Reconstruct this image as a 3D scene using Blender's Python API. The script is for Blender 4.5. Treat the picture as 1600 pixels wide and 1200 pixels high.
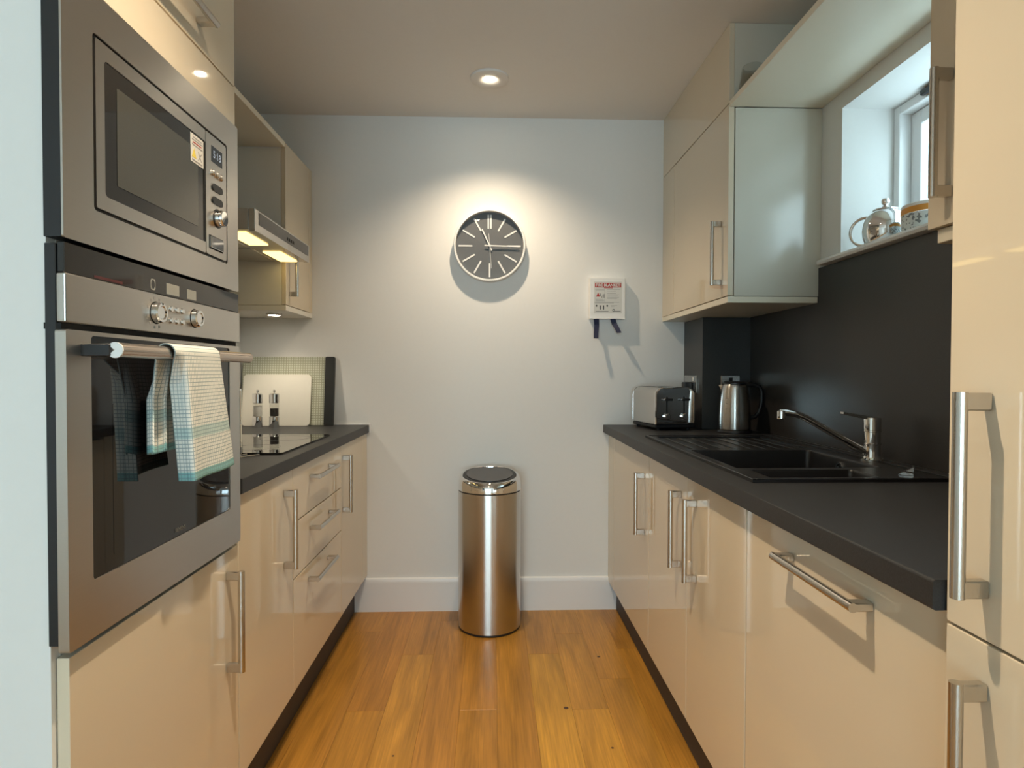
import bpy, bmesh, math, random
from mathutils import Vector, Matrix
random.seed(7)
for o in list(bpy.data.objects): bpy.data.objects.remove(o)
SC = bpy.context.scene
COL = SC.collection
R = math.radians

# ------------------------------------------------------------------ camera
F, YAW, PITCH, ROLL, EYE = 956.73, R(1.8402), R(1.0696), R(0.1144), 1.1652
fw = Vector((math.sin(YAW)*math.cos(PITCH), math.cos(YAW)*math.cos(PITCH), -math.sin(PITCH)))
rt0 = Vector((math.cos(YAW), -math.sin(YAW), 0)); up0 = rt0.cross(fw)
rt = rt0*math.cos(ROLL) + up0*math.sin(ROLL); up = -rt0*math.sin(ROLL) + up0*math.cos(ROLL)
cd = bpy.data.cameras.new('camera'); cam = bpy.data.objects.new('camera', cd); COL.objects.link(cam)
cd.sensor_width = 36; cd.sensor_fit = 'HORIZONTAL'; cd.lens = F/1600*36; cd.clip_start = .01
m = Matrix((rt, up, -fw)).transposed().to_4x4(); m.translation = (0, 0, EYE)
cam.matrix_world = m
SC.camera = cam

# ------------------------------------------------------------------ world, daylight, exposure
SC.view_settings.view_transform = 'Standard'; SC.view_settings.look = 'None'
SC.view_settings.gamma = 1; SC.view_settings.use_curve_mapping = False
SC.view_settings.exposure = 0.28
SKY = 8.0
w = bpy.data.worlds.new('overcast_sky'); SC.world = w; w.use_nodes = True
bg = w.node_tree.nodes['Background']; bg.inputs[0].default_value = (.66, .885, .98, 1); bg.inputs[1].default_value = SKY
SC.cycles.caustics_reflective = False; SC.cycles.caustics_refractive = False
SC.cycles.sample_clamp_indirect = 6
SC.cycles.use_denoising = True

def portal(name, loc, rot, sx, sy):
    l = bpy.data.lights.new(name, 'AREA'); l.shape = 'RECTANGLE'; l.size = sx; l.size_y = sy
    l.cycles.is_portal = True
    o = bpy.data.objects.new(name, l); COL.objects.link(o); o.location = loc; o.rotation_euler = rot
    return o
portal('rear_window_portal', (-.55, -3.46, 1.12), (R(90), 0, 0), 2.3, 2.0)
portal('kitchen_window_portal', (1.43, 1.615, 1.80), (0, R(90), 0), .48, .80)
SPOT = 98.0
WARM = (1.0, .80, .57)

# ------------------------------------------------------------------ dimensions (metres)
XL, XLw, XR, XRw = -.609, -.598, .5595, .5446     # door and worktop fronts
YB, ZC, LW, RW = 2.992, 2.40, -1.21, 1.17          # back wall, ceiling, left and right walls
WT, WU = .910, .872                                # worktop top, underside
TH = .018

# ------------------------------------------------------------------ materials
MATS = {}
def nodes(name):
    mt = bpy.data.materials.new(name); mt.use_nodes = True
    nt = mt.node_tree; b = nt.nodes['Principled BSDF']; MATS[name] = mt
    return mt, nt, b
def M(name, col, rough=.5, metal=0., spec=.5, coat=0., vary=.05, scale=30., stretch=(1, 1, 1), bump=0., rvary=0., emit=None, estr=0., sheen=0., aniso=0.):
    mt, nt, b = nodes(name)
    tc = nt.nodes.new('ShaderNodeTexCoord'); mp = nt.nodes.new('ShaderNodeMapping'); nz = nt.nodes.new('ShaderNodeTexNoise')
    mp.inputs['Scale'].default_value = stretch
    nt.links.new(tc.outputs['Object'], mp.inputs['Vector']); nt.links.new(mp.outputs[0], nz.inputs['Vector'])
    nz.inputs['Scale'].default_value = scale; nz.inputs['Detail'].default_value = 4
    mx = nt.nodes.new('ShaderNodeMix'); mx.data_type = 'RGBA'
    mx.inputs[6].default_value = tuple(c*(1-vary) for c in col)+(1,)
    mx.inputs[7].default_value = tuple(min(1, c*(1+vary)) for c in col)+(1,)
    nt.links.new(nz.outputs['Fac'], mx.inputs[0]); nt.links.new(mx.outputs[2], b.inputs['Base Color'])
    b.inputs['Roughness'].default_value = rough; b.inputs['Metallic'].default_value = metal
    b.inputs['Specular IOR Level'].default_value = spec; b.inputs['Coat Weight'].default_value = coat
    b.inputs['Coat Roughness'].default_value = .03
    if aniso:
        tg = nt.nodes.new('ShaderNodeTangent'); tg.direction_type = 'RADIAL'; tg.axis = 'Z'; nt.links.new(tg.outputs[0], b.inputs['Tangent'])
        b.inputs['Anisotropic'].default_value = aniso; b.inputs['Anisotropic Rotation'].default_value = .25
    if sheen: b.inputs['Sheen Weight'].default_value = sheen
    if rvary:
        mr = nt.nodes.new('ShaderNodeMapRange'); mr.inputs[3].default_value = rough-rvary; mr.inputs[4].default_value = rough+rvary
        nt.links.new(nz.outputs['Fac'], mr.inputs[0]); nt.links.new(mr.outputs[0], b.inputs['Roughness'])
    if bump:
        bp = nt.nodes.new('ShaderNodeBump'); bp.inputs['Strength'].default_value = bump; bp.inputs['Distance'].default_value = .002
        nt.links.new(nz.outputs['Fac'], bp.inputs['Height']); nt.links.new(bp.outputs[0], b.inputs['Normal'])
    if emit:
        b.inputs['Emission Color'].default_value = emit+(1,); b.inputs['Emission Strength'].default_value = estr
    return mt
M('paint', (.79, .78, .752), .65, vary=.015, scale=60, bump=.03)
M('ceiling_paint', (.82, .785, .74), .8, vary=.015, scale=60)
M('skirting_paint', (.82, .81, .80), .35, vary=.01)
M('cream_gloss', (.71, .615, .465), .03, spec=.7, vary=.008, scale=4)
M('cream_edge', (.80, .74, .60), .35, vary=.01)
M('carcass', (.78, .75, .68), .35, spec=.4, vary=.01)
M('cabinet_side', (.64, .61, .52), .16, vary=.01, scale=5)
M('plinth_dark', (.055, .045, .038), .6, vary=.35, scale=25, stretch=(1, 4, 8))
M('worktop_laminate', (.026, .0265, .028), .46, spec=.35, vary=.55, scale=420, bump=.12)
M('splash_laminate', (.030, .027, .025), .38, vary=.35, scale=260)
M('boxing_laminate', (.040, .040, .038), .38, vary=.3, scale=260)
M('granite_black', (.011, .011, .012), .36, vary=.5, scale=500, bump=.1)
M('steel_brushed', (.58, .55, .51), .30, 1, vary=.03, scale=160, stretch=(1, .012, 5), rvary=.02, aniso=.75)
M('steel_plain', (.60, .575, .54), .26, 1, vary=.03, scale=60, stretch=(1, 1, .05), rvary=.03)
M('steel_vertical', (.60, .58, .55), .26, 1, vary=.03, scale=140, stretch=(1, 1, .02), rvary=.02, aniso=.85)
M('handle_steel', (.58, .545, .50), .25, 1, vary=.04, scale=80, stretch=(1, 1, .1))
M('chrome', (.82, .82, .82), .04, 1, vary=.01)
M('copper_tint_steel', (.66, .55, .46), .22, 1, vary=.03)
M('black_glass', (.010, .010, .011), .02, spec=.6, vary=.01)
M('smoked_glass', (.016, .015, .014), .05, spec=.5, vary=.02)
M('grey_mesh', (.055, .055, .048), .12, spec=.5, vary=.25, scale=900)
M('black_plastic', (.012, .012, .013), .4, vary=.1)
M('grey_plastic', (.10, .10, .10), .4, vary=.1)
M('lid_grey', (.085, .082, .085), .33, vary=.05, metal=.3)
M('void_black', (.004, .004, .004), .8, vary=.1)
M('white_plastic', (.84, .83, .80), .38, vary=.01)
M('white_paint_gloss', (.84, .84, .83), .25, vary=.01)
M('clock_face_grey', (.115, .12, .125), .55, vary=.04)
M('print_red', (.42, .028, .022), .5, vary=.05)
M('print_dark', (.03, .03, .03), .6, vary=.05)
M('print_grey', (.30, .29, .28), .6, vary=.05)
M('print_white', (.66, .65, .61), .5, vary=.02)
M('print_yellow', (.75, .60, .10), .5, vary=.02)
M('print_faint', (.30, .30, .27), .4, vary=.05)
M('dim_red', (.07, .012, .012), .4, vary=.05)
M('strap_blue', (.012, .018, .06), .6, vary=.2, scale=200, sheen=.3)
M('display_blue', (.015, .018, .026), .1, vary=.05)
M('display_digit', (.30, .36, .45), .3, vary=.02, emit=(.6, .75, 1.), estr=.12)
M('lamp_lens_warm', (.9, .8, .5), .3, emit=(1., .72, .24), estr=2.2)
M('lamp_lens_white', (.9, .9, .85), .3, emit=(1., .92, .78), estr=45.0)
M('bulb_glow', (1, .95, .85), .3, emit=(1., .86, .64), estr=70.0)
M('salt_white', (.80, .78, .74), .7, vary=.15, scale=300)
M('pepper_black', (.025, .02, .018), .8, vary=.6, scale=300)
M('board_white', (.80, .78, .70), .4, vary=.02)
M('slate_black', (.012, .013, .012), .5, vary=.3, scale=100)
M('jar_band_orange', (.75, .33, .06), .4, vary=.08)
M('sealant', (.85, .84, .82), .4, vary=.02)
M('pane_blind', (.85, .88, .9), .6, vary=.02)
M('sky_blocker_grey', (.42, .43, .42), .8, vary=.1, scale=6)
M('knot_brown', (.06, .022, .008), .5, vary=.3)

def thin_glass(name, tint, gloss_rough=.01, ior=1.45):
    mt, nt, b = nodes(name); nt.nodes.remove(b)
    out = nt.nodes['Material Output']; tr = nt.nodes.new('ShaderNodeBsdfTransparent'); gl = nt.nodes.new('ShaderNodeBsdfGlossy')
    tr.inputs[0].default_value = tint+(1,); gl.inputs['Roughness'].default_value = gloss_rough
    lw = nt.nodes.new('ShaderNodeLayerWeight'); lw.inputs[0].default_value = .5
    pw = nt.nodes.new('ShaderNodeMath'); pw.operation = 'POWER'; pw.inputs[1].default_value = 4.0
    mr = nt.nodes.new('ShaderNodeMapRange'); mr.inputs[3].default_value = (ior-1)**2/(ior+1)**2; mr.inputs[4].default_value = .8
    mx = nt.nodes.new('ShaderNodeMixShader')
    nt.links.new(lw.outputs['Facing'], pw.inputs[0]); nt.links.new(pw.outputs[0], mr.inputs[0])
    nt.links.new(mr.outputs[0], mx.inputs[0]); nt.links.new(tr.outputs[0], mx.inputs[1]); nt.links.new(gl.outputs[0], mx.inputs[2])
    nt.links.new(mx.outputs[0], out.inputs['Surface'])
thin_glass('window_glass', (.97, .99, 1.0))
thin_glass('clear_glass', (.90, .91, .90))
thin_glass('clock_glass', (.99, .99, .99), ior=1.25)

def wood():
    mt, nt, b = nodes('oak_plank'); L = nt.links.new
    tc = nt.nodes.new('ShaderNodeTexCoord'); oi = nt.nodes.new('ShaderNodeObjectInfo')
    add = nt.nodes.new('ShaderNodeVectorMath'); add.operation = 'MULTIPLY_ADD'
    cmb = nt.nodes.new('ShaderNodeCombineXYZ'); cmb.inputs[0].default_value = cmb.inputs[1].default_value = cmb.inputs[2].default_value = 1
    L(oi.outputs['Random'], cmb.inputs[0]); L(oi.outputs['Random'], cmb.inputs[1])
    add.inputs[1].default_value = (37, 53, 11); L(cmb.outputs[0], add.inputs[0]); L(tc.outputs['Object'], add.inputs[2])
    mp = nt.nodes.new('ShaderNodeMapping'); mp.inputs['Scale'].default_value = (1, .10, 1); L(add.outputs[0], mp.inputs[0])
    n1 = nt.nodes.new('ShaderNodeTexNoise'); n1.inputs['Scale'].default_value = 16; n1.inputs['Detail'].default_value = 5; n1.inputs['Distortion'].default_value = 1.2
    L(mp.outputs[0], n1.inputs['Vector'])
    mp2 = nt.nodes.new('ShaderNodeMapping'); mp2.inputs['Scale'].default_value = (1, .03, 1); L(add.outputs[0], mp2.inputs[0])
    n2 = nt.nodes.new('ShaderNodeTexNoise'); n2.inputs['Scale'].default_value = 170; n2.inputs['Detail'].default_value = 3; L(mp2.outputs[0], n2.inputs['Vector'])
    wv = nt.nodes.new('ShaderNodeTexWave'); wv.wave_type = 'RINGS'; wv.inputs['Scale'].default_value = 5; wv.inputs['Distortion'].default_value = 9
    wv.inputs['Detail'].default_value = 2; L(mp.outputs[0], wv.inputs['Vector'])
    r1 = nt.nodes.new('ShaderNodeMapRange'); r1.inputs[1].default_value = .3; r1.inputs[2].default_value = .7; r1.inputs[3].default_value = .76; r1.inputs[4].default_value = 1.16; L(n1.outputs['Fac'], r1.inputs[0])
    r2 = nt.nodes.new('ShaderNodeMapRange'); r2.inputs[1].default_value = .3; r2.inputs[2].default_value = .7; r2.inputs[3].default_value = .80; r2.inputs[4].default_value = 1.10; L(n2.outputs['Fac'], r2.inputs[0])
    r3 = nt.nodes.new('ShaderNodeMapRange'); r3.inputs[3].default_value = .86; r3.inputs[4].default_value = 1.07; L(wv.outputs['Fac'], r3.inputs[0])
    a = nt.nodes.new('ShaderNodeMath'); a.operation = 'MULTIPLY'; L(r1.outputs[0], a.inputs[0]); L(r2.outputs[0], a.inputs[1])
    a2 = nt.nodes.new('ShaderNodeMath'); a2.operation = 'MULTIPLY'; L(a.outputs[0], a2.inputs[0]); L(r3.outputs[0], a2.inputs[1])
    vm = nt.nodes.new('ShaderNodeVectorMath'); vm.operation = 'SCALE'; L(oi.outputs['Color'], vm.inputs[0]); L(a2.outputs[0], vm.inputs['Scale'])
    L(vm.outputs[0], b.inputs['Base Color']); b.inputs['Roughness'].default_value = .30; b.inputs['Specular IOR Level'].default_value = .4
    bp = nt.nodes.new('ShaderNodeBump'); bp.inputs['Strength'].default_value = .06; bp.inputs['Distance'].default_value = .001
    L(n2.outputs['Fac'], bp.inputs['Height']); L(bp.outputs[0], b.inputs['Normal'])
wood()
def towel_mat():
    mt, nt, b = nodes('towel_check'); L = nt.links.new
    uv = nt.nodes.new('ShaderNodeUVMap'); uv.uv_map = 'uv'; sp = nt.nodes.new('ShaderNodeSeparateXYZ'); L(uv.outputs[0], sp.inputs[0])
    def math_(op, a, bv=None):
        n = nt.nodes.new('ShaderNodeMath'); n.operation = op
        for i, v in enumerate((a, bv)):
            if v is None: continue
            if isinstance(v, (int, float)): n.inputs[i].default_value = v
            else: L(v, n.inputs[i])
        return n.outputs[0]
    def line(src, n, wd): return math_('LESS_THAN', math_('FRACT', math_('MULTIPLY', src, n)), wd)
    gx = line(sp.outputs[0], 150., .17); gy = line(sp.outputs[1], 150., .20)
    g = math_('MAXIMUM', gx, gy)
    def band(lo, hi): return math_('MULTIPLY', math_('GREATER_THAN', sp.outputs[1], lo), math_('LESS_THAN', sp.outputs[1], hi))
    bands = math_('MAXIMUM', math_('MAXIMUM', band(-1, .013), band(.424, 2)), math_('MULTIPLY', math_('MAXIMUM', band(.055, .075), band(.345, .365)), .5))
    m1 = nt.nodes.new('ShaderNodeMix'); m1.data_type = 'RGBA'; m1.inputs[6].default_value = (.82, .82, .76, 1); m1.inputs[7].default_value = (.27, .52, .52, 1)
    L(bands, m1.inputs[0])
    m2 = nt.nodes.new('ShaderNodeMix'); m2.data_type = 'RGBA'; m2.inputs[7].default_value = (.20, .30, .32, 1); L(m1.outputs[2], m2.inputs[6])
    L(math_('MULTIPLY', g, .75), m2.inputs[0]); L(m2.outputs[2], b.inputs['Base Color']); b.inputs['Roughness'].default_value = .9
    b.inputs['Specular IOR Level'].default_value = .1
    nz = nt.nodes.new('ShaderNodeTexNoise'); nz.inputs['Scale'].default_value = 500
    bp = nt.nodes.new('ShaderNodeBump'); bp.inputs['Strength'].default_value = .3; bp.inputs['Distance'].default_value = .002
    L(nz.outputs['Fac'], bp.inputs['Height']); L(bp.outputs[0], b.inputs['Normal'])
towel_mat()
def dotted_glass():
    mt, nt, b = nodes('dotted_glass'); L = nt.links.new
    tc = nt.nodes.new('ShaderNodeTexCoord'); mp = nt.nodes.new('ShaderNodeMapping'); mp.inputs['Scale'].default_value = (88, 88, 88)
    L(tc.outputs['Object'], mp.inputs[0]); sp = nt.nodes.new('ShaderNodeSeparateXYZ'); L(mp.outputs[0], sp.inputs[0])
    def fr(o):
        f = nt.nodes.new('ShaderNodeMath'); f.operation = 'FRACT'; L(o, f.inputs[0])
        g = nt.nodes.new('ShaderNodeMath'); g.operation = 'GREATER_THAN'; L(f.outputs[0], g.inputs[0]); g.inputs[1].default_value = .35
        return g.outputs[0]
    mu = nt.nodes.new('ShaderNodeMath'); mu.operation = 'MULTIPLY'; L(fr(sp.outputs[0]), mu.inputs[0]); L(fr(sp.outputs[2]), mu.inputs[1])
    mx = nt.nodes.new('ShaderNodeMix'); mx.data_type = 'RGBA'; mx.inputs[6].default_value = (.36, .37, .28, 1); mx.inputs[7].default_value = (.58, .59, .48, 1)
    L(mu.outputs[0], mx.inputs[0]); L(mx.outputs[2], b.inputs['Base Color']); b.inputs['Roughness'].default_value = .15
dotted_glass()
def jar_pattern():
    mt, nt, b = nodes('jar_pattern'); L = nt.links.new
    tc = nt.nodes.new('ShaderNodeTexCoord'); v = nt.nodes.new('ShaderNodeTexNoise'); v.inputs['Scale'].default_value = 95; v.inputs['Detail'].default_value = 1
    L(tc.outputs['Object'], v.inputs['Vector']); cr = nt.nodes.new('ShaderNodeValToRGB'); cr.color_ramp.interpolation = 'CONSTANT'
    cr.color_ramp.elements[0].color = (.24, .26, .27, 1); cr.color_ramp.elements[1].position = .44; cr.color_ramp.elements[1].color = (.72, .76, .74, 1)
    L(v.outputs['Fac'], cr.inputs[0]); L(cr.outputs[0], b.inputs['Base Color']); b.inputs['Roughness'].default_value = .2
jar_pattern()

# ------------------------------------------------------------------ mesh helpers
class MB:
    def __init__(s): s.bm = bmesh.new()
    def box(s, x0, x1, y0, y1, z0, z1, bev=0., seg=1):
        bm = s.bm
        x0, x1 = sorted((x0, x1)); y0, y1 = sorted((y0, y1)); z0, z1 = sorted((z0, z1))
        v = [bm.verts.new(p) for p in ((x0, y0, z0), (x1, y0, z0), (x1, y1, z0), (x0, y1, z0), (x0, y0, z1), (x1, y0, z1), (x1, y1, z1), (x0, y1, z1))]
        fs = [bm.faces.new([v[i] for i in q]) for q in ((3, 2, 1, 0), (4, 5, 6, 7), (0, 1, 5, 4), (1, 2, 6, 5), (2, 3, 7, 6), (3, 0, 4, 7))]
        if bev:
            es = list({e for f in fs for e in f.edges})
            bmesh.ops.bevel(bm, geom=es, offset=bev, segments=seg, profile=.5, affect='EDGES')
        return s
    def ring(s, c, ax, bx, r, n, rb=None):
        rb = r if rb is None else rb
        return [s.bm.verts.new(c + ax*(r*math.cos(2*math.pi*i/n)) + bx*(rb*math.sin(2*math.pi*i/n))) for i in range(n)]
    def skin(s, rings, caps=(True, True), closed=False):
        n = len(rings[0]); m = len(rings)
        for k in range(m if closed else m-1):
            a, b = rings[k], rings[(k+1) % m]
            for i in range(n): s.bm.faces.new((a[i], a[(i+1) % n], b[(i+1) % n], b[i]))
        if not closed:
            if caps[0]: s.bm.faces.new(rings[0][::-1])
            if caps[1]: s.bm.faces.new(rings[-1])
        return s
    def tube(s, pts, r, n=10, closed=False, caps=True):
        P = [Vector(p) for p in pts]; m = len(P); rr = r if isinstance(r, (list, tuple)) else [r]*m
        rings = []; prev = None
        for k in range(m):
            if closed: t = (P[(k+1) % m]-P[k-1]).normalized()
            else: t = (P[min(k+1, m-1)]-P[max(k-1, 0)]).normalized()
            if prev is None:
                a = t.cross(Vector((0, 0, 1)));
                if a.length < .1: a = t.cross(Vector((1, 0, 0)))
            else: a = prev - t*prev.dot(t)
            a.normalize(); prev = a; b = t.cross(a)
            rings.append(s.ring(P[k], a, b, rr[k], n))
        return s.skin(rings, (caps, caps), closed)
    def cyl(s, p0, p1, r, r1=None, n=24): return s.tube([p0, p1], [r, r if r1 is None else r1], n)
    def lathe(s, prof, c, n=48, axis='z', caps=(True, True)):
        c = Vector(c)
        A = {'z': (Vector((1, 0, 0)), Vector((0, 1, 0)), Vector((0, 0, 1))), 'x': (Vector((0, 1, 0)), Vector((0, 0, 1)), Vector((1, 0, 0))),
             'y': (Vector((1, 0, 0)), Vector((0, 0, 1)), Vector((0, -1, 0)))}[axis]
        return s.skin([s.ring(c+A[2]*h, A[0], A[1], max(r, 1e-5), n) for r, h in prof], caps)
    def prism(s, poly, axis, a0, a1):
        def P(u, v, a): return {'x': (a, u, v), 'y': (u, a, v), 'z': (u, v, a)}[axis]
        A = [s.bm.verts.new(P(u, v, a0)) for u, v in poly]; B = [s.bm.verts.new(P(u, v, a1)) for u, v in poly]
        return s.skin([A, B])
    def grid(s, fn, nu, nv):
        V = [[s.bm.verts.new(fn(i/nu, j/nv)) for j in range(nv+1)] for i in range(nu+1)]
        for i in range(nu):
            for j in range(nv): s.bm.faces.new((V[i][j], V[i+1][j], V[i+1][j+1], V[i][j+1]))
        return s
    def xform(s, mtx): bmesh.ops.transform(s.bm, matrix=mtx, verts=s.bm.verts); return s
def rrect(u0, u1, v0, v1, r, n=5):
    pts = []
    for cu, cv, a in ((u1-r, v0+r, -90), (u1-r, v1-r, 0), (u0+r, v1-r, 90), (u0+r, v0+r, 180)):
        for k in range(n+1): t = R(a+90*k/n); pts.append((cu+r*math.cos(t), cv+r*math.sin(t)))
    return pts
ORG = {}
def tag(o, label=None, cat=None, group=None, kind=None):
    if label: o['label'] = label
    if cat: o['category'] = cat
    if group: o['group'] = group
    if kind: o['kind'] = kind
    return o
def finish(o, mb, mat, origin, smooth=35):
    me = o.data; bm = mb.bm
    bmesh.ops.recalc_face_normals(bm, faces=bm.faces)
    bmesh.ops.translate(bm, vec=-origin, verts=bm.verts)
    bm.to_mesh(me); bm.free()
    me.materials.append(MATS[mat])
    for p in me.polygons: p.use_smooth = True
    me.set_sharp_from_angle(angle=R(smooth))
    wn_ = o.modifiers.new('even_shading', 'WEIGHTED_NORMAL'); wn_.keep_sharp = True; wn_.weight = 80
def part(name, mb, mat, parent, label=None, smooth=35, kind=None):
    o = bpy.data.objects.new(name, bpy.data.meshes.new(name)); COL.objects.link(o)
    org = ORG[parent.name]; finish(o, mb, mat, org, smooth); o.parent = parent; ORG[o.name] = org
    return tag(o, label, kind=kind)
def thing(name, loc, label, cat, group=None, kind=None):
    o = bpy.data.objects.new(name, None); COL.objects.link(o); o.location = loc; o.empty_display_size = .05
    ORG[o.name] = Vector(loc); return tag(o, label, cat, group, kind)
def solid(name, mb, mat, label=None, cat=None, kind=None, group=None, smooth=35):
    xs = [v.co for v in mb.bm.verts]
    c = Vector(((min(v.x for v in xs)+max(v.x for v in xs))/2, (min(v.y for v in xs)+max(v.y for v in xs))/2, min(v.z for v in xs)))
    o = bpy.data.objects.new(name, bpy.data.meshes.new(name)); COL.objects.link(o); o.location = c
    finish(o, mb, mat, c, smooth); ORG[o.name] = c
    return tag(o, label, cat, group, kind)
def text_mb(txt, size, fn, bold=0.):
    cu = bpy.data.curves.new('lettering', 'FONT'); cu.body = txt; cu.size = size; cu.align_x = 'CENTER'; cu.align_y = 'CENTER'
    cu.resolution_u = 2; cu.offset = bold
    t = bpy.data.objects.new('lettering', cu); COL.objects.link(t)
    me = bpy.data.meshes.new_from_object(t.evaluated_get(bpy.context.evaluated_depsgraph_get()))
    mb = MB(); mb.bm.from_mesh(me)
    bpy.data.objects.remove(t); bpy.data.curves.remove(cu); bpy.data.meshes.remove(me)
    for v in mb.bm.verts: v.co = Vector(fn(v.co.x, v.co.y))
    return mb

# ================================================================== SETTING
fl = solid('floor', MB().box(-2.6, RW+.3, -3.6, YB+.1, -.10, -.014), 'oak_plank', kind='structure', label='oak plank floor running towards the back wall')
fl.color = (.43, .21, .046, 1)
SEAM = [-.77, -.63, -.50, -.37, -.24, -.112, .018, .148, .278, .405, .53, .665]
JOINT = {0: [1.3, 2.4], 1: [1.55, 2.75], 2: [1.0, 2.10], 3: [1.2, 2.517], 4: [1.62, 2.86], 5: [.95, 2.097], 6: [1.35, 2.74], 7: [1.15, 2.51], 8: [1.45, 2.09, 2.70], 9: [.9, 2.30], 10: [1.6, 2.55]}
TINT = [[(0.470, 0.217, 0.036)]*3, [(0.493, 0.228, 0.037), (0.482, 0.223, 0.038), (0.470, 0.217, 0.038)], [(0.482, 0.223, 0.037), (0.504, 0.239, 0.038), (0.482, 0.217, 0.038)],
        [(0.515, 0.249, 0.040), (0.532, 0.260, 0.042), (0.493, 0.228, 0.040)], [(0.470, 0.217, 0.037), (0.470, 0.217, 0.038), (0.482, 0.223, 0.040)], [(0.493, 0.233, 0.037), (0.493, 0.233, 0.037), (0.470, 0.217, 0.037)],
        [(0.482, 0.228, 0.034), (0.476, 0.225, 0.035), (0.470, 0.223, 0.038)], [(0.560, 0.286, 0.038), (0.571, 0.295, 0.038), (0.493, 0.235, 0.038)], [(0.532, 0.265, 0.036), (0.549, 0.276, 0.037), (0.515, 0.254, 0.038), (0.493, 0.239, 0.038)],
        [(0.515, 0.249, 0.036), (0.521, 0.252, 0.036), (0.498, 0.239, 0.038)], [(0.482, 0.223, 0.035), (0.487, 0.225, 0.035), (0.470, 0.217, 0.037)]]
for i in range(11):
    ys = [-.6]+JOINT[i]+[YB-.002]
    for k in range(len(ys)-1):
        g = .0002
        p = part('floor_plank', MB().box(SEAM[i]+g, SEAM[i+1]-g, ys[k]+g, ys[k+1]-g, -.0135, 0, .0004), 'oak_plank', fl)
        c = Vector(((SEAM[i]+SEAM[i+1])/2, ys[k], 0)); p.color = TINT[i][k]+(1,)
for kx, ky, kr in ((.258, 2.10, .0085), (.438, 2.48, .0065), (-.30, 1.85, .004), (.375, 1.87, .0045)):
    part('wood_knot', MB().lathe([(kr, 0), (kr*.8, .0006)], (kx, ky, 0), 14), 'knot_brown', fl)

solid('ceiling', MB().box(-2.6, RW+.3, -3.6, YB+.1, ZC, ZC+.1), 'ceiling_paint', kind='structure', label='flat off-white ceiling')
solid('wall_back', MB().box(LW-.2, RW+.3, YB, YB+.1, 0, ZC), 'paint', kind='structure', label='white end wall behind the bin')
solid('wall_left', MB().box(LW-.2, LW, 1.001, YB, 0, ZC), 'paint', kind='structure', label='white wall behind the hob and hood')
solid('wall_nib', MB().box(-2.6, -.6285, .886, .9035, 0, ZC).box(-2.6, LW-.001, .9035, 1.0, 0, ZC), 'paint', kind='structure', label='pale wall end left of the oven column')
# right wall with the window opening
WY0, WY1, WZ0, WZ1 = 1.20, 2.03, 1.540, 2.052
mb = MB().box(RW, 1.36, -3.5, WY0, 0, ZC).box(RW, 1.36, WY1, YB, 0, ZC).box(RW, 1.36, WY0, WY1, 0, WZ0).box(RW, 1.36, WY0, WY1, WZ1, ZC)
solid('wall_right', mb, 'paint', kind='structure', label='white wall with small recessed window above the sink')
solid('wall_room_side', MB().box(-2.6, -2.5, -3.5, .885, 0, ZC), 'paint', kind='structure', label='side wall of the room behind the camera')
mb = MB().box(-2.5, -1.7, -3.6, -3.5, 0, ZC).box(.6, RW, -3.6, -3.5, 0, ZC).box(-1.7, .6, -3.6, -3.5, 0, .12).box(-1.7, .6, -3.6, -3.5, 2.12, ZC)
solid('wall_rear', mb, 'paint', kind='structure', label='rear wall with glazed doors behind the camera')
solid('wall_sky_blocker', MB().box(3.3, 3.4, -1.5, 6.0, -.5, 4.6), 'sky_blocker_grey', kind='structure', label='unseen grey wall added outside the kitchen window to cut its skylight')  # unseen wall, added to block sky and dim the window reveal
wn = thing('window_2', (-.55, -3.55, .12), 'white glazed doors behind the camera', None, kind='structure')
part('window_frame', MB().box(-1.7, -1.62, -3.58, -3.52, .12, 2.12).box(.52, .6, -3.58, -3.52, .12, 2.12).box(-1.62, .52, -3.58, -3.52, .12, .2).box(-1.62, .52, -3.58, -3.52, 2.04, 2.12).box(-.60, -.50, -3.58, -3.52, .2, 2.04), 'white_paint_gloss', wn)
for a, b in ((-1.62, -.60), (-.50, .52)): part('window_pane', MB().box(a, b, -3.553, -3.549, .2, 2.04), 'window_glass', wn)
# skirting board with chamfered top
bb = MB().prism([(YB, .0), (YB-.016, .0), (YB-.016, .138), (YB-.010, .158), (YB, .162)], 'x', -.668, .612)
solid('baseboard_back', bb, 'skirting_paint', kind='structure', label='white skirting board behind the bin')
# kitchen window
wn = thing('window_1', (1.40, 1.615, 1.56), 'small white casement window above the sink', None, kind='structure')
def frame(x0, x1, y0, y1, z0, z1, t, tb=None):
    mb = MB(); tb = tb or t
    return mb.box(x0, x1, y0, y0+t, z0, z1, .002).box(x0, x1, y1-t, y1, z0, z1, .002).box(x0, x1, y0+t, y1-t, z0, z0+tb, .002).box(x0, x1, y0+t, y1-t, z1-t, z1, .002)
part('window_frame', frame(1.346, 1.425, WY0+.002, WY1-.002, WZ0+.02, WZ1-.002, .028), 'white_paint_gloss', wn)
part('window_sash', frame(1.385, 1.415, WY0+.035, WY1-.032, WZ0+.052, WZ1-.032, .045), 'white_paint_gloss', wn)
part('window_pane', MB().box(1.398, 1.402, WY0+.08, WY1-.077, WZ0+.097, WZ1-.077), 'window_glass', wn)
part('window_stay', MB().box(1.330, 1.345, 1.80, 1.885, 2.030, 2.046, .003), 'black_plastic', wn, 'black window stay')
sill = MB().prism([(1.346, 1.541), (1.346, 1.561), (1.142, 1.561), (1.136, 1.559), (1.132, 1.551), (1.136, 1.543), (1.142, 1.541)], 'y', WY0-.03, 2.03)
sill.prism([(1.169, 1.541), (1.169, 1.561), (1.142, 1.561), (1.136, 1.559), (1.132, 1.551), (1.136, 1.543), (1.142, 1.541)], 'y', 2.03, 2.115)
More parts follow.
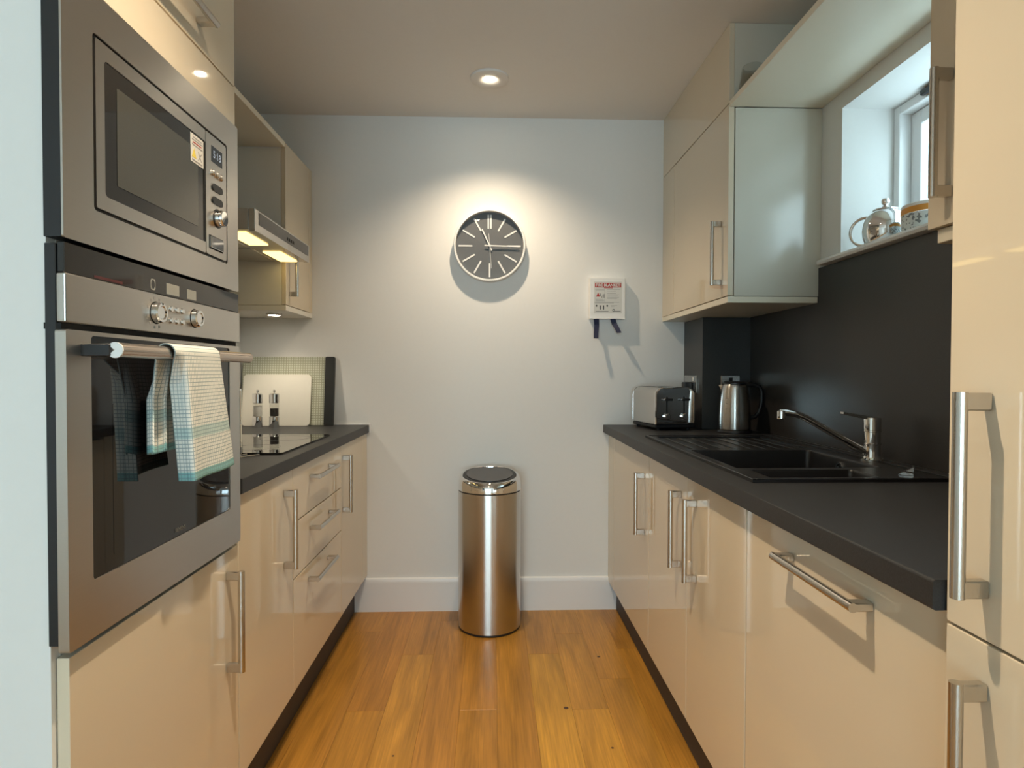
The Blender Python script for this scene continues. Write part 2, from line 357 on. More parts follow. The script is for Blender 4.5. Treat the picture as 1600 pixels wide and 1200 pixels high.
solid('window_sill', sill, 'white_paint_gloss', label='rounded white window sill carrying the teapot', cat='window sill')

# pipe boxing in the corner and splashback
solid('wall_boxing', MB().box(.945, RW, 2.728, YB, WT+.001, 1.414), 'boxing_laminate', kind='structure', label='dark grey boxed-in corner behind the kettle')
solid('splashback', MB().box(1.162, 1.1695, .735, 2.727, WT+.001, 1.5395), 'splash_laminate', label='dark charcoal splashback panel behind the sink', cat='splashback')

# ================================================================== HANDLES AND DOORS
def handle(parent, xf, nx, y, z, L=.232, vertical=True, name='handle'):
    mb = MB(); r = .0075; o = .033
    def P(a, b, c):   # along, across, out
        return (xf+nx*c, y+b, z+a) if vertical else (xf+nx*c, y+a, z+b)
    n = 14
    mb.tube([P(-L/2-.0008, 0, o), P(L/2+.0008, 0, o)], r, n)
    for s in (-1, 1):
        a0, a1 = sorted((s*L/2, s*(L/2-.020)))
        p0, p1 = P(a0, -.0065, .0002), P(a1, .0065, o-.001)
        mb.box(p0[0], p1[0], p0[1], p1[1], p0[2], p1[2], .0015)
    return part(name, mb, 'handle_steel', parent, 'brushed steel bar handle')
def door(parent, xf, nx, y0, y1, z0, z1, g=.0019, name='door', t=TH):
    mb = MB().box(xf, xf-nx*t, y0+g, y1-g, z0+g, z1-g, .0015, 2)
    return part(name, mb, 'cream_gloss', parent)

# ---- left run -----------------------------------------------------
t = thing('tall_oven_cabinet', (-.9, 1.18, .165), 'tall cream cabinet housing the microwave and oven', 'cabinet')
# carcass panels leave niches for the two appliances
mb = MB().box(-.628, -1.20, .9045, .9205, .166, 2.13).box(-.628, -1.20, 1.464, 1.480, .166, 2.13).box(-.628, -1.20, .9205, 1.464, .166, .752)
mb.box(-.628, -1.20, .9205, 1.464, 1.742, 2.13)
part('carcass', mb, 'carcass', t)
d = door(t, XL, 1, .893, 1.4805, .175, .754); handle(d, XL, 1, 1.418, .591)
door(t, XL, 1, .893, 1.4805, 1.742, 1.836, name='filler_panel')
d = door(t, XL, 1, .893, 1.4805, 1.836, 2.13); handle(d, XL, 1, 1.195, 1.890, vertical=False)

def base(y0, y1, label, z0=.175, nm='base_cabinet'):
    t = thing(nm, (-.9, (y0+y1)/2, .166), label, 'cabinet')
    part('carcass', MB().box(XL-TH-.001, -1.20, y0+.001, y1-.001, .166, WU-.002), 'carcass', t); return t
t = base(1.4815, 1.885, 'cream base cabinet with one door between oven column and drawers')
d = door(t, XL, 1, 1.4815, 1.885, .175, .870); handle(d, XL, 1, 1.807, .704)
t = base(1.885, 2.482, 'cream three-drawer unit under the hob', nm='drawer_unit')
for z0, z1, zh, yh in ((.700, .870, .817, 2.184), (.527, .700, .645, 2.182), (.175, .527, .479, 2.160)):
    d = door(t, XL, 1, 1.885, 2.482, z0, z1, name='drawer'); handle(d, XL, 1, yh, zh, L=.255, vertical=False)
t = base(2.482, 2.884, 'narrow cream base cabinet next to the end wall, left side')
d = door(t, XL, 1, 2.482, 2.884, .175, .870); handle(d, XL, 1, 2.509, .711)
solid('filler_strip', MB().box(XL, XL-TH, 2.886, YB-.001, .175, .870, .001), 'cream_gloss', 'thin cream filler strip left of the skirting board', 'filler panel')
solid('plinth', MB().box(-.668, -.684, .906, YB-.001, .001, .164), 'plinth_dark', 'dark plinth board under the left cabinets', 'plinth')
mb = MB().box(XLw, LW+.001, 1.482, YB-.001, WU, WT, .003, 2)
wl = solid('worktop', mb, 'worktop_laminate', 'dark grey worktop under the hob', 'worktop')
solid('trim_1', MB().box(-.592, -.755, YB-.006, YB-.0005, WT+.0005, WT+.007).box(-.592, -.5975, YB-.006, YB-.0005, WU, WT+.0005), 'sealant', kind='structure', label='white sealant bead at the end of the left worktop')

# ---- right run ----------------------------------------------------
XB = .572                                          # base door front, further under the worktop than the tall unit
def baseR(y0, y1, label, nm='base_cabinet', cat='cabinet'):
    t = thing(nm, (.88, (y0+y1)/2, .14), label, cat)
    part('carcass', MB().box(XB+TH+.001, 1.155, y0+.001, y1-.001, .140, .74 if 1.3 < y0 < 2.24 else WU-.002), 'carcass', t); return t
solid('filler_strip', MB().box(XB, XB+TH, 2.8482, YB-.001, .140, .868, .001), 'cream_gloss', 'cream filler panel beside the end wall under the toaster', 'filler panel')
t = baseR(2.2103, 2.8462, 'cream appliance door below the toaster, set lower than its neighbours', 'integrated_washer', 'appliance')
d = door(t, XB, -1, 2.2103, 2.8462, .140, .861); handle(d, XB, -1, 2.2778, 0.6732)
t = baseR(1.3546, 2.2083, 'cream double-door cabinet under the sink with two close handles', 'sink_cabinet')
d = door(t, XB, -1, 1.7727, 2.2083, .140, .870); handle(d, XB, -1, 1.829, 0.6927)
d = door(t, XB, -1, 1.3546, 1.7727, .140, .870); handle(d, XB, -1, 1.692, 0.6937)
t = baseR(.735, 1.3526, 'wide cream dishwasher front with horizontal handle, nearest on the right', 'integrated_dishwasher', 'appliance')
d = door(t, XB, -1, .735, 1.3526, .140, .870); handle(d, XB, -1, 1.0229, 0.8143, L=.262, vertical=False)
solid('plinth', MB().box(.612, .628, .13, YB-.001, .001, .138), 'plinth_dark', 'dark plinth board under the right cabinets', 'plinth')
t = thing('tall_fridge_cabinet', (.88, .43, .16), 'tall cream cabinet at the right edge with two stacked doors', 'cabinet')
part('carcass', MB().box(XR+TH+.001, 1.16, .131, .733, .160, 2.35), 'carcass', t)
d = door(t, XR, -1, .130, .7335, .160, .860); handle(d, XR, -1, .672, .698)
d = door(t, XR, -1, .130, .7335, .860, 2.35); handle(d, XR, -1, .672, 1.0275)

# worktop with a cut-out for the sink
SX0, SX1, SY0, SY1 = .605, 1.095, 1.40, 2.40
def slab_with_holes(mb, xs, ys, holes, z0, z1):
    V = {}
    def v(i, j, z): 
        k = (i, j, z)
        if k not in V: V[k] = mb.bm.verts.new((xs[i], ys[j], z))
        return V[k]
    cell = {(i, j) for i in range(len(xs)-1) for j in range(len(ys)-1)} - set(holes)
    for i, j in cell:
        mb.bm.faces.new((v(i, j, z1), v(i+1, j, z1), v(i+1, j+1, z1), v(i, j+1, z1)))
        mb.bm.faces.new((v(i, j+1, z0), v(i+1, j+1, z0), v(i+1, j, z0), v(i, j, z0)))
        for (di, dj, a, b) in ((-1, 0, (i, j), (i, j+1)), (1, 0, (i+1, j), (i+1, j+1)), (0, -1, (i, j), (i+1, j)), (0, 1, (i, j+1), (i+1, j+1))):
            if (i+di, j+dj) not in cell: mb.bm.faces.new((v(*a, z0), v(*b, z0), v(*b, z1), v(*a, z1)))
    return mb
mb = slab_with_holes(MB(), [XRw, SX0+.015, SX1-.012, 1.161], [.735, SY0+.015, SY1-.015, YB-.001], [(1, 1)], WU, WT)
es = [e for e in mb.bm.edges if all(abs(v.co.x-XRw) < 1e-4 for v in e.verts) and abs(e.verts[0].co.z-e.verts[1].co.z) < 1e-5]
bmesh.ops.bevel(mb.bm, geom=es, offset=.004, segments=3, profile=.5, affect='EDGES')
solid('worktop', mb, 'worktop_laminate', 'black worktop with the inset sink', 'worktop')

# ---- sink ---------------------------------------------------------
t = thing('sink', (.85, 1.9, WT), 'black composite sink with one and a half bowls and drainer', 'sink')
RZ = .9165
xs = [SX0, .640, .662, .930, 1.030, 1.05, SX1]; ys = [SY0, 1.435, 1.550, 1.580, 1.948, 1.985, 2.365, SY1]
holes = [(i, 3) for i in (1, 2, 3)] + [(2, 1)] + [(i, 5) for i in (1, 2, 3, 4)]
mb = slab_with_holes(MB(), xs, ys, holes, WT+.0005, RZ)
mb.box(SX0, SX0+.010, SY0, SY1, RZ, RZ+.003, .0012).box(SX1-.010, SX1, SY0, SY1, RZ, RZ+.003, .0012).box(SX0+.01, SX1-.01, SY0, SY0+.010, RZ, RZ+.003, .0012).box(SX0+.01, SX1-.01, SY1-.010, SY1, RZ, RZ+.003, .0012)
part('deck', mb, 'granite_black', t)
def bowl(x0, x1, y0, y1, zb, tp=.02, r=.04):
    mb = MB(); rings = []
    for z, k in ((RZ, 0), (RZ-.006, .003), (zb+.03, tp*.7), (zb+.008, tp), (zb, tp+.02)):
        rings.append([mb.bm.verts.new((u, v, z)) for u, v in rrect(x0+k, x1-k, y0+k, y1-k, r, 5)])
    return mb.skin(rings, (False, True))
b1 = part('main_bowl', bowl(.640, 1.030, 1.580, 1.948, .752, .02, .018), 'granite_black', t)
part('overflow_ring', MB().lathe([(.012, 0), (.017, 0), (.017, .004), (.012, .004)], (1.0215, 1.770, .886), 24, 'x', (False, False)).lathe([(.006, 0), (.006, .005)], (1.0195, 1.770, .886), 16, 'x'), 'chrome', b1, 'chrome overflow ring')
part('waste', MB().lathe([(.042, 0), (.042, .003), (.03, .004), (.03, .002), (.004, .002)], (.83, 1.76, .752), 28), 'chrome', b1, 'chrome waste')
part('half_bowl', bowl(.662, .930, 1.435, 1.550, .83, .012, .012), 'granite_black', t)
dr = MB().box(.640, 1.05, 1.985, 2.365, WT-.003, WT+.0005)
dn = part('drainer', dr, 'granite_black', t)
for k in range(8): part('drainer_rib', MB().box(.668+.048*k, .682+.048*k, 2.005, 2.345, WT+.0005, WT+.0040, .0015), 'granite_black', dn)
kn = MB().prism([(.0, .0), (.032, .0), (.032, .020)], 'y', -.016, .016)
kn.xform(Matrix.Translation((1.004, 1.478, RZ+.001)) @ Matrix.Rotation(R(-38), 4, 'Z') @ Matrix.Rotation(0, 4, 'X'))
part('waste_knob', kn, 'chrome', t, 'chrome wedge-shaped waste control')

# ---- tap ----------------------------------------------------------
TX, TY = 1.080, 1.705
t = thing('mixer_tap', (TX, TY, RZ), 'chrome single-lever kitchen mixer tap behind the sink', 'tap')
part('body', MB().lathe([(.029, 0), (.029, .004), (.024, .008), (.0215, .012), (.0215, .046), (.0235, .047), (.0235, .050), (.0215, .051), (.0215, .082), (.0230, .083), (.0230, .087)], (TX, TY, RZ+.0005), 36), 'chrome', t)
part('cartridge_cap', MB().lathe([(.0225, .088), (.0225, .118), (.021, .123), (.012, .126)], (TX, TY, RZ), 36), 'chrome', t)
lv = MB().prism([(TX+.012, RZ+.124), (TX-.020, RZ+.128), (TX-.060, RZ+.135), (TX-.088, RZ+.139), (TX-.088, RZ+.1335), (TX-.058, RZ+.127), (TX-.020, RZ+.118), (TX+.012, RZ+.114)], 'y', TY-.008, TY+.008)
part('lever', lv, 'steel_plain', t)
sp = [(TX-.015, TY+.003, RZ+.024), (TX-.05, TY+.008, RZ+.044), (TX-.10, TY+.017, RZ+.074), (TX-.15, TY+.026, RZ+.104), (TX-.18, TY+.031, RZ+.121), (TX-.205, TY+.035, RZ+.131), (TX-.23, TY+.040, RZ+.1345), (TX-.245, TY+.042, RZ+.1345)]
mbs = MB().tube(sp, [.011, .0105, .010, .0095, .0095, .0095, .0095, .0095], 14)
s_ = part('spout', mbs, 'chrome', t)
part('aerator', MB().lathe([(.011, 0), (.012, .002), (.012, .022), (.010, .025)], (TX-.242, TY+.042, RZ+.115), 20), 'chrome', s_)

# ================================================================== WALL UNITS
# left wall cabinet over the hob end
XW = -.87
t = thing('wall_cabinet', (-1.03, 2.78, 1.425), 'cream wall cabinet in the left corner beyond the hood', 'cabinet')
part('carcass', MB().box(XW-TH-.001, LW+.001, 2.616, 2.985, 1.448, 2.105), 'carcass', t)
part('base_panel', MB().box(XW, LW+.001, 2.616, YB-.001, 1.425, 1.447, .001), 'carcass', t)
d = door(t, XW, 1, 2.616, 2.950, 1.448, 2.130); handle(d, XW, 1, 2.66, 1.605)
part('filler', MB().box(XW, XW-TH, 2.951, YB-.001, 1.448, 2.130, .001), 'cream_gloss', t)
solid('bridging_shelf', MB().box(XW, LW+.001, 1.485, 2.614, 2.108, 2.130, .001), 'cream_edge', 'cream bridging shelf above the cooker hood', 'shelf')
# cabinet light
t = thing('cabinet_light', (-.965, 2.745, 1.415), 'small round lit spotlight under the left corner wall cabinet', 'light')
part('bezel', MB().lathe([(.034, .0095), (.034, .002), (.031, 0), (.026, 0), (.026, .0095)], (-.965, 2.745, 1.4153), 32, caps=(False, False)), 'steel_plain', t)
part('lens', MB().lathe([(.0255, .002), (.0255, .009)], (-.965, 2.745, 1.4153), 32), 'lamp_lens_white', t)
l = bpy.data.lights.new('cabinet_light_lamp', 'SPOT'); l.energy = 5.0; l.color = (1., .86, .66); l.spot_size = R(130); l.spot_blend = .9; l.shadow_soft_size = .02
lo = bpy.data.objects.new('cabinet_light_lamp', l); COL.objects.link(lo); lo.parent = t; lo.location = (0, 0, -.004)
# cooker hood
HX, HY0, HY1, HZ0, HZ1 = -.771, 2.022, 2.612, 1.625, 1.697
t = thing('cooker_hood', (-.98, 2.317, HZ0), 'slim steel cooker hood with two lit yellow lamps', 'cooker hood')
part('canopy', MB().box(HX-.021, LW+.001, HY0, HY1, HZ0+.004, HZ1, .001), 'steel_plain', t)
v = part('visor', MB().box(HX, HX-.020, HY0, HY1, HZ0, HZ1, .001), 'steel_plain', t)
part('control_strip', MB().box(HX+.0015, HX+.0002, HY0+.035, HY1-.018, HZ0+.026, HZ1-.006), 'grey_plastic', v, 'dark grey control strip')
for k in range(4): part('switch', MB().box(HX+.004, HX+.0015, 2.33+.022*k, 2.344+.022*k, HZ0+.034, HZ0+.046, .0008), 'black_plastic', v)
for a, b in ((2.065, 2.265), (2.395, 2.595)):
    l_ = part('lamp_lens', MB().box(-.884, -.816, a, b, HZ0+.0005, HZ0+.004), 'lamp_lens_warm', t, 'lit yellow lamp lens')
for a, b in ((2.06, 2.31), (2.325, 2.575)): part('grease_filter', MB().box(-1.17, -.905, a, b, HZ0+.0012, HZ0+.004, .0008), 'steel_plain', t)

# right wall cabinet
XC = .835
t = thing('wall_cabinet', (1.0, 2.57, 1.415), 'cream wall cabinet in the right corner above toaster and kettle', 'cabinet')
part('carcass', MB().box(XC+TH+.004, 1.1605, 2.172, 2.985, 1.439, 2.102), 'carcass', t)
part('side_panel', MB().box(XC+TH+.005, 1.1695, 2.155, 2.171, 1.439, 2.104, .0008), 'cabinet_side', t)
part('base_panel', MB().box(XC, 1.1605, 2.155, YB-.001, 1.4155, 1.4375, .001), 'cream_edge', t)
d = door(t, XC, -1, 2.155, 2.808, 1.439, 2.118, t=.020); handle(d, XC, -1, 2.223, 1.6025)
part('filler', MB().box(XC, XC+TH, 2.809, YB-.001, 1.439, 2.118, .001), 'cream_gloss', t)
t = thing('bulkhead_panel', (1.0, 2.57, 2.122), 'cream boxed panel between the right corner cabinet and the ceiling', 'bulkhead')
part('front_panel', MB().box(XC, XC+TH, 2.155, YB-.001, 2.121, ZC-.001, .001), 'cream_gloss', t)
part('side_panel', MB().box(XC+TH+.0005, 1.1695, 2.155, 2.173, 2.126, ZC-.001, .001), 'cabinet_side', t)
solid('bridging_shelf', MB().box(XC, 1.1695, 1.160, 2.153, 2.105, 2.125, .001), 'cream_edge', 'long cream bridging shelf above the window', 'shelf')
t = thing('wall_cabinet', (1.0, .95, 1.412), 'cream wall cabinet beside the window, partly hidden by the tall cabinet', 'cabinet')
part('carcass', MB().box(XC+TH+.001, 1.1605, .740, 1.156, 1.440, 2.30), 'carcass', t)
part('base_panel', MB().box(XC+.012, 1.1605, .740, 1.145, 1.412, 1.438, .001), 'cream_edge', t)
d = door(t, XC, -1, .740, 1.157, 1.438, 2.30); handle(d, XC, -1, 1.098, 1.6035)
# upturned glass on the right bridging shelf
t = solid('drinking_glass', MB().lathe([(.046, 0), (.047, .002), (.0345, .088), (.033, .092), (.030, .092), (.0315, .086), (.043, .003)], (.892, 2.095, 2.1255), 20, caps=(False, False)), 'clear_glass', 'upturned ribbed drinking glass on the right bridging shelf', 'glass', smooth=10)

# ================================================================== MICROWAVE
AX = -.600
A0, A1 = .880, 1.4705
def fp(mb, y0, y1, z0, z1, x0, x1, r=.004): return mb.prism(rrect(y0, y1, z0, z1, r, 4), 'x', x0, x1)
t = thing('microwave', (-.8, 1.175, 1.353), 'built-in stainless microwave above the oven', 'microwave')
part('body', MB().box(-.629, -1.05, .925, 1.455, 1.360, 1.730), 'black_plastic', t)
part('side_casing', MB().box(AX-.004, -.628, A0+.001, A1-.001, 1.355, 1.736), 'black_plastic', t)
# trim frame with an opening
def rect_ring(y0, y1, z0, z1, iy0, iy1, iz0, iz1, x0, x1):
    mb = MB(); o = rrect(y0, y1, z0, z1, .004, 4); i = rrect(iy0, iy1, iz0, iz1, .007, 4)
    rings = [[mb.bm.verts.new((x, u, v)) for u, v in pl] for pl, x in ((o, x0), (o, x1), (i, x1), (i, x0))]
    return mb.skin(rings, closed=True)
part('trim_frame', rect_ring(A0, A1, 1.354, 1.738, .9470, 1.4125, 1.4090, 1.6760, AX-.003, AX), 'steel_brushed', t)
dm = part('door', rect_ring(.9525, 1.307, 1.4145, 1.6705, .974, 1.306, 1.437, 1.646, AX-.003, AX+.0005), 'steel_brushed', t)
part('door_glass', fp(MB(), .9745, 1.3055, 1.4375, 1.6455, AX-.003, AX-.0005, .006), 'smoked_glass', dm)
part('door_window', fp(MB(), 1.006, 1.275, 1.462, 1.618, AX-.0004, AX+.0002, .003), 'grey_mesh', dm)
part('edge_gap', MB().box(AX-.0035, AX+.0008, 1.3005, 1.3065, 1.4375, 1.6455), 'void_black', dm)
st = part('warning_sticker', MB().box(AX-.0003, AX+.0005, 1.245, 1.2985, 1.586, 1.642), 'print_white', dm, 'white sticker with yellow warning triangle')
SX = AX+.0008
part('sticker_triangle', MB().prism([(1.249, 1.596), (1.268, 1.596), (1.2585, 1.614)], 'x', AX+.0004, SX), 'print_yellow', st)
for k in range(4): part('sticker_line', MB().box(AX+.0004, SX, 1.250+.003*(k % 2), 1.294-.004*(k % 2), 1.620+.005*k, 1.6222+.005*k), 'print_grey' if k != 1 else 'print_red', st)
mb = MB().prism([(1.275, 1.596), (1.277, 1.595), (1.291, 1.612), (1.289, 1.613)], 'x', AX+.0004, SX).prism([(1.289, 1.595), (1.291, 1.596), (1.277, 1.613), (1.275, 1.612)], 'x', AX+.0004, SX)
part('sticker_cross', mb, 'print_grey', st); part('sticker_line', MB().box(AX+.0004, SX, 1.250, 1.293, 1.589, 1.592), 'print_grey', st)
cp = part('control_panel', fp(MB(), 1.309, 1.4065, 1.4145, 1.6705, AX-.003, AX+.0005, .006), 'steel_brushed', t)
dp = part('display', MB().box(AX+.0004, AX+.001, 1.334, 1.386, 1.615, 1.649), 'display_blue', cp, 'dark blue clock display')
part('digits', text_mb('5:18', .022, lambda u, v: (AX+.0013, 1.360+u, 1.632+v), .0003), 'display_digit', cp)
for k in range(3): part('round_button', MB().lathe([(.0070, 0), (.0070, .003), (.0050, .0055)], (AX+.0004, 1.3415+.0187*k, 1.5925), 18, 'x'), 'steel_plain', cp)
for z in (1.5625, 1.535): part('bar_button', fp(MB(), 1.336, 1.384, z-.0075, z+.0075, AX+.0004, AX+.003, .007), 'black_plastic', cp)
part('dial', MB().lathe([(.0175, 0), (.0175, .012), (.0155, .016)], (AX+.0004, 1.362, 1.499), 30, 'x'), 'chrome', cp)
part('dial_seat', MB().lathe([(.0205, 0), (.0205, .0015)], (AX+.0004, 1.362, 1.499), 30, 'x'), 'black_plastic', cp)
part('door_button_seat', MB().box(AX+.0004, AX+.0012, 1.322, 1.387, 1.428, 1.457), 'void_black', cp)
part('door_button', MB().box(AX+.0010, AX+.004, 1.3245, 1.3845, 1.4305, 1.4545, .001), 'chrome', cp)

# ================================================================== OVEN
t = thing('oven', (-.8, 1.175, .766), 'built-in stainless oven with black glass door', 'oven')
part('body', MB().box(-.629, -1.15, .925, 1.455, .772, 1.345), 'black_plastic', t)
part('side_casing', MB().box(AX-.012, -.628, A0+.001, A1-.001, .775, 1.346, .001), 'black_plastic', t)
part('display_strip', MB().box(AX, AX-.010, A0+.001, A1, 1.305, 1.348, .001), 'smoked_glass', t)
ds = [o for o in bpy.data.objects if o.parent == t and o.name.startswith('display_strip')][0]
X1 = AX+.0004
for a, b, z0, z1, mt in ((1.150, 1.196, 1.309, 1.329, 'print_faint'), (1.226, 1.263, 1.309, 1.328, 'print_faint'), (.945, 1.016, 1.307, 1.311, 'dim_red')):
    part('display_patch', MB().box(AX-.0004, X1, a, b, z0, z1), mt, ds)  # two faint grey display rectangles, then a thin dim red strip
part('display_mark', rect_ring(1.098, 1.113, 1.310, 1.3295, 1.0995, 1.1115, 1.3115, 1.328, AX-.0004, X1), 'print_faint', ds)
cp = part('control_panel', MB().box(AX+.003, AX-.010, A0-.002, A1, 1.235, 1.304, .0025, 2), 'steel_brushed', t)
PX = AX+.003
for y, z, rr in ((1.109, 1.270, .0185), (1.250, 1.2725, .0175)):
    part('dial_seat', MB().lathe([(rr+.0015, 0), (rr+.0015, .0008)], (PX-.0004, y, z), 32, 'x'), 'void_black', cp)
    part('dial', MB().lathe([(rr, 0), (rr, .010), (rr-.002, .0125), (rr-.006, .0125), (rr-.008, .011), (.001, .011)], (PX-.0002, y, z), 32, 'x'), 'chrome', cp)
part('dial_pointer', MB().lathe([(.0016, 0), (.0016, .0008)], (PX+.0122, 1.109, 1.2855), 10, 'x'), 'void_black', cp)
for k in range(3):
    for z in (1.2815, 1.2605): part('round_button', MB().lathe([(.0062, 0), (.0062, .002), (.0045, .005)], (PX-.0002, 1.1565+.0205*k, z), 16, 'x'), 'chrome', cp)
for k in range(11):
    a = R(98-33*k); yy, zz = 1.109+.0265*math.cos(a), 1.270+.0262*math.sin(a)
    part('dial_symbol', MB().box(PX-.0003, PX+.0003, yy-.0025, yy+.0025, zz-(.0024 if k else .003), zz+.0024), 'print_grey', cp)
od = part('door', rect_ring(A0-.002, A1-.004, .766, 1.225, .932, 1.412, .852, 1.219, AX-.012, AX+.003), 'steel_brushed', t)
part('top_gap', MB().box(AX-.006, AX-.030, A0+.002, A1-.002, 1.2255, 1.2345), 'void_black', t)
part('door_glass', MB().box(AX-.012, AX+.001, .9325, 1.4115, .8525, 1.2255), 'black_glass', od)
part('door_window', fp(MB(), .985, 1.36, .875, 1.115, AX+.0008, AX+.0014, .004), 'black_glass', od)
part('brand_lettering', text_mb('SIEMENS', .0105, lambda u, v: (AX+.0018, 1.190+u, .8645+v), .0002), 'print_faint', od)
BX, BZ = -.550, 1.197
hb = part('handle_bar', MB().tube([(BX, .914, BZ), (BX, 1.400, BZ)], .0112, 20), 'copper_tint_steel', od, 'round steel towel-rail handle')
for y in (.905, 1.378): part('handle_bracket', MB().box(AX+.0015, BX-.006, y+.004, y+.024, BZ-.009, BZ+.009, .001), 'black_plastic', od)
mb = MB(); pts = [(0, 0)]+[(.0116*math.cos(R(a)), .0116*math.sin(R(a))) for a in range(-145, 146, 10)]
mb.prism([(BX+u, BZ+v) for u, v in pts], 'y', .9115, .9138)
part('end_cap', mb, 'white_plastic', hb, 'pale notched end cap')

# ================================================================== TEA TOWEL over the oven handle
def towel():
    back, front, hz = .172, .222, BZ
    rr = .0145; arc = math.pi*rr; tot = back+arc+front
    def fn(s, tt):
        d = s*tot
        q = tt
        if d < back:                               # back fall, between bar and door
            k = d/back; f = 1-k; g = min(1, f*2.2)
            z = hz-(back-d); x = BX-rr - .017*g
            x += (.0075*g)*math.sin(q*24+.6)
            y = (1.048+q*.150)*g + (1.050+q*.168)*(1-g) + .007*g*math.cos(q*24)
            z += .003*f*math.sin(q*24)
        elif d < back+arc:
            a = (d-back)/rr; x = BX-rr*math.cos(a); z = hz+rr*math.sin(a); y = 1.050+q*.168
        else:
            e = d-back-arc; k = e/front; h = min(1, e/.05)
            z = hz-e - .006*k*(1-q); x = BX+rr + .004*k
            Yb = 1.087+.022*k
            if q < .22:                              # edge turned back, facing the camera
                m_ = (.22-q)/.22; x -= (.028*m_ + .003*math.sin(m_*8))*h; y = (Yb+.008*m_*k)*h + (1.050+q*.168)*(1-h)
            else:
                qq = (q-.22)/.78; y = Yb + qq*(1.218+.058*k-Yb); x += .003*k*math.sin(q*9+1.)*min(1, qq*4)
        return (x, y, z)
    mb = MB(); mb.grid(fn, 110, 60)
    uvl = mb.bm.loops.layers.uv.new('uv'); nv = 61
    mb.bm.verts.index_update(); mb.bm.verts.ensure_lookup_table()
    for f in mb.bm.faces:
        for l in f.loops:
            i, j = divmod(l.vert.index, nv)
            l[uvl].uv = (j/60*.21, i/110*tot)
    o = solid('tea_towel', mb, 'towel_check', 'checked white and teal tea towel hanging on the oven handle', 'towel', smooth=180)
    md = o.modifiers.new('thickness', 'SOLIDIFY'); md.thickness = .0022; md.offset = 1
    return o
towel()
# ================================================================== HOB AND THINGS ON THE LEFT WORKTOP
t = thing('ceramic_hob', (-.905, 2.19, WT), 'black glass ceramic hob set in the left worktop', 'hob')
poly = [(-1.165, 1.905), (-.655, 1.905), (-.648, 1.915), (-.648, 2.46), (-.660, 2.475), (-1.165, 2.475)]
part('glass_top', MB().prism(poly, 'z', WT+.0005, WT+.0065), 'black_glass', t)
for x, y, r in ((-.78, 2.05, .075), (-.78, 2.33, .09), (-1.03, 2.05, .09), (-1.03, 2.33, .075)):
    part('cooking_zone', MB().lathe([(r, 0), (r, .0002), (r-.0015, .0002), (r-.0015, 0)], (x, y, WT+.0066), 40, caps=(False, False)), 'grey_plastic', t)
t = thing('utensil_rack', (-.80, 1.80, WT+.001), 'chrome wire utensil rack standing beside the oven column', 'rack')
mb = MB()
for z in (.004, .10, .20): mb.tube([(-.875, 1.725, WT+.001+z), (-.757, 1.725, WT+.001+z), (-.757, 1.868, WT+.001+z), (-.875, 1.868, WT+.001+z)], .0022, 6, closed=True)
for x, y in ((-.875, 1.725), (-.757, 1.725), (-.757, 1.868), (-.875, 1.868)): mb.tube([(x, y, WT+.002), (x, y, WT+.205)], .0022, 6)
for k in range(5):
    x = -.855+.022*k; mb.tube([(x, 1.868, WT+.003), (x, 1.868, WT+.20)], .0015, 6)
part('wire_frame', mb, 'chrome', t)
part('foot_wire', MB().tube([(-.775, 1.77, WT+.0035), (-.712, 1.890, WT+.0035)], .0022, 6).tube([(-.80, 1.80, WT+.0035), (-.752, 1.897, WT+.0035)], .0022, 6), 'chrome', t)
for (x, y, h), ul in zip(((-.772, 1.850, .275), (-.81, 1.83, .29), (-.785, 1.79, .25)), ('black-handled utensil at the front corner of the wire rack', 'tallest black-handled utensil in the wire rack', 'shortest black-handled utensil in the wire rack')):
    u = thing('kitchen_utensil', (x, y, WT+.004), ul, 'utensil', 'utensils in the wire rack')
    part('shaft', MB().tube([(x, y, WT+.0045), (x+.004, y+.003, WT+h*.55)], .004, 8), 'chrome', u)
    part('grip', MB().tube([(x+.004, y+.003, WT+h*.55), (x+.006, y+.005, WT+h*.8), (x+.008, y+.006, WT+h)], [.006, .009, .007], 10), 'black_plastic', u)
def mill(x, y, fill, label):
    t = thing('spice_mill', (x, y, WT), label, 'mill', 'salt and pepper mills'); z = WT+.0008
    part('base', MB().lathe([(.0235, 0), (.0235, .050), (.022, .052)], (x, y, z), 28), 'chrome', t)
    part('fill', MB().lathe([(.0185, .0525), (.0185, .088 if fill == 'pepper_black' else .100)], (x, y, z), 24), fill, t)
    part('tube', MB().lathe([(.021, .0525), (.021, .1115)], (x, y, z), 28, caps=(False, False)), 'clear_glass', t)
    part('cap', MB().lathe([(.022, .112), (.0235, .114), (.0235, .150), (.021, .156), (.010, .158)], (x, y, z), 28), 'chrome', t)
    part('knob', MB().lathe([(.003, .158), (.003, .162), (.006, .165), (.006, .171), (.004, .173)], (x, y, z), 16), 'chrome', t)
mill(-1.073, 2.835, 'salt_white', 'steel and clear mill filled with white salt')
mill(-1.003, 2.850, 'pepper_black', 'steel and clear mill filled with black peppercorns')
lean = Matrix.Translation((0, 2.925, WT+.001)) @ Matrix.Rotation(R(-8), 4, 'X')
mb = MB().prism(rrect(-1.185, -.865, 0, .245, .018, 6), 'y', 0, .008); mb.xform(lean)
solid('chopping_board', mb, 'board_white', 'white plastic chopping board propped up behind the mills', 'chopping board')
lean2 = Matrix.Translation((0, 2.940, WT+.001)) @ Matrix.Rotation(R(-7), 4, 'X')
t = thing('glass_board', (-.98, 2.945, WT), 'greenish dotted glass board with a black end, propped against the wall', 'chopping board')
part('glass_panel', MB().box(-1.195, -.802, 0, .005, .001, .330, .001).xform(lean2), 'dotted_glass', t)
part('end_strip', MB().prism(rrect(-.801, -.757, 0, .330, .006, 4), 'y', -.010, .010).xform(lean2), 'slate_black', t, 'thick black end strip')

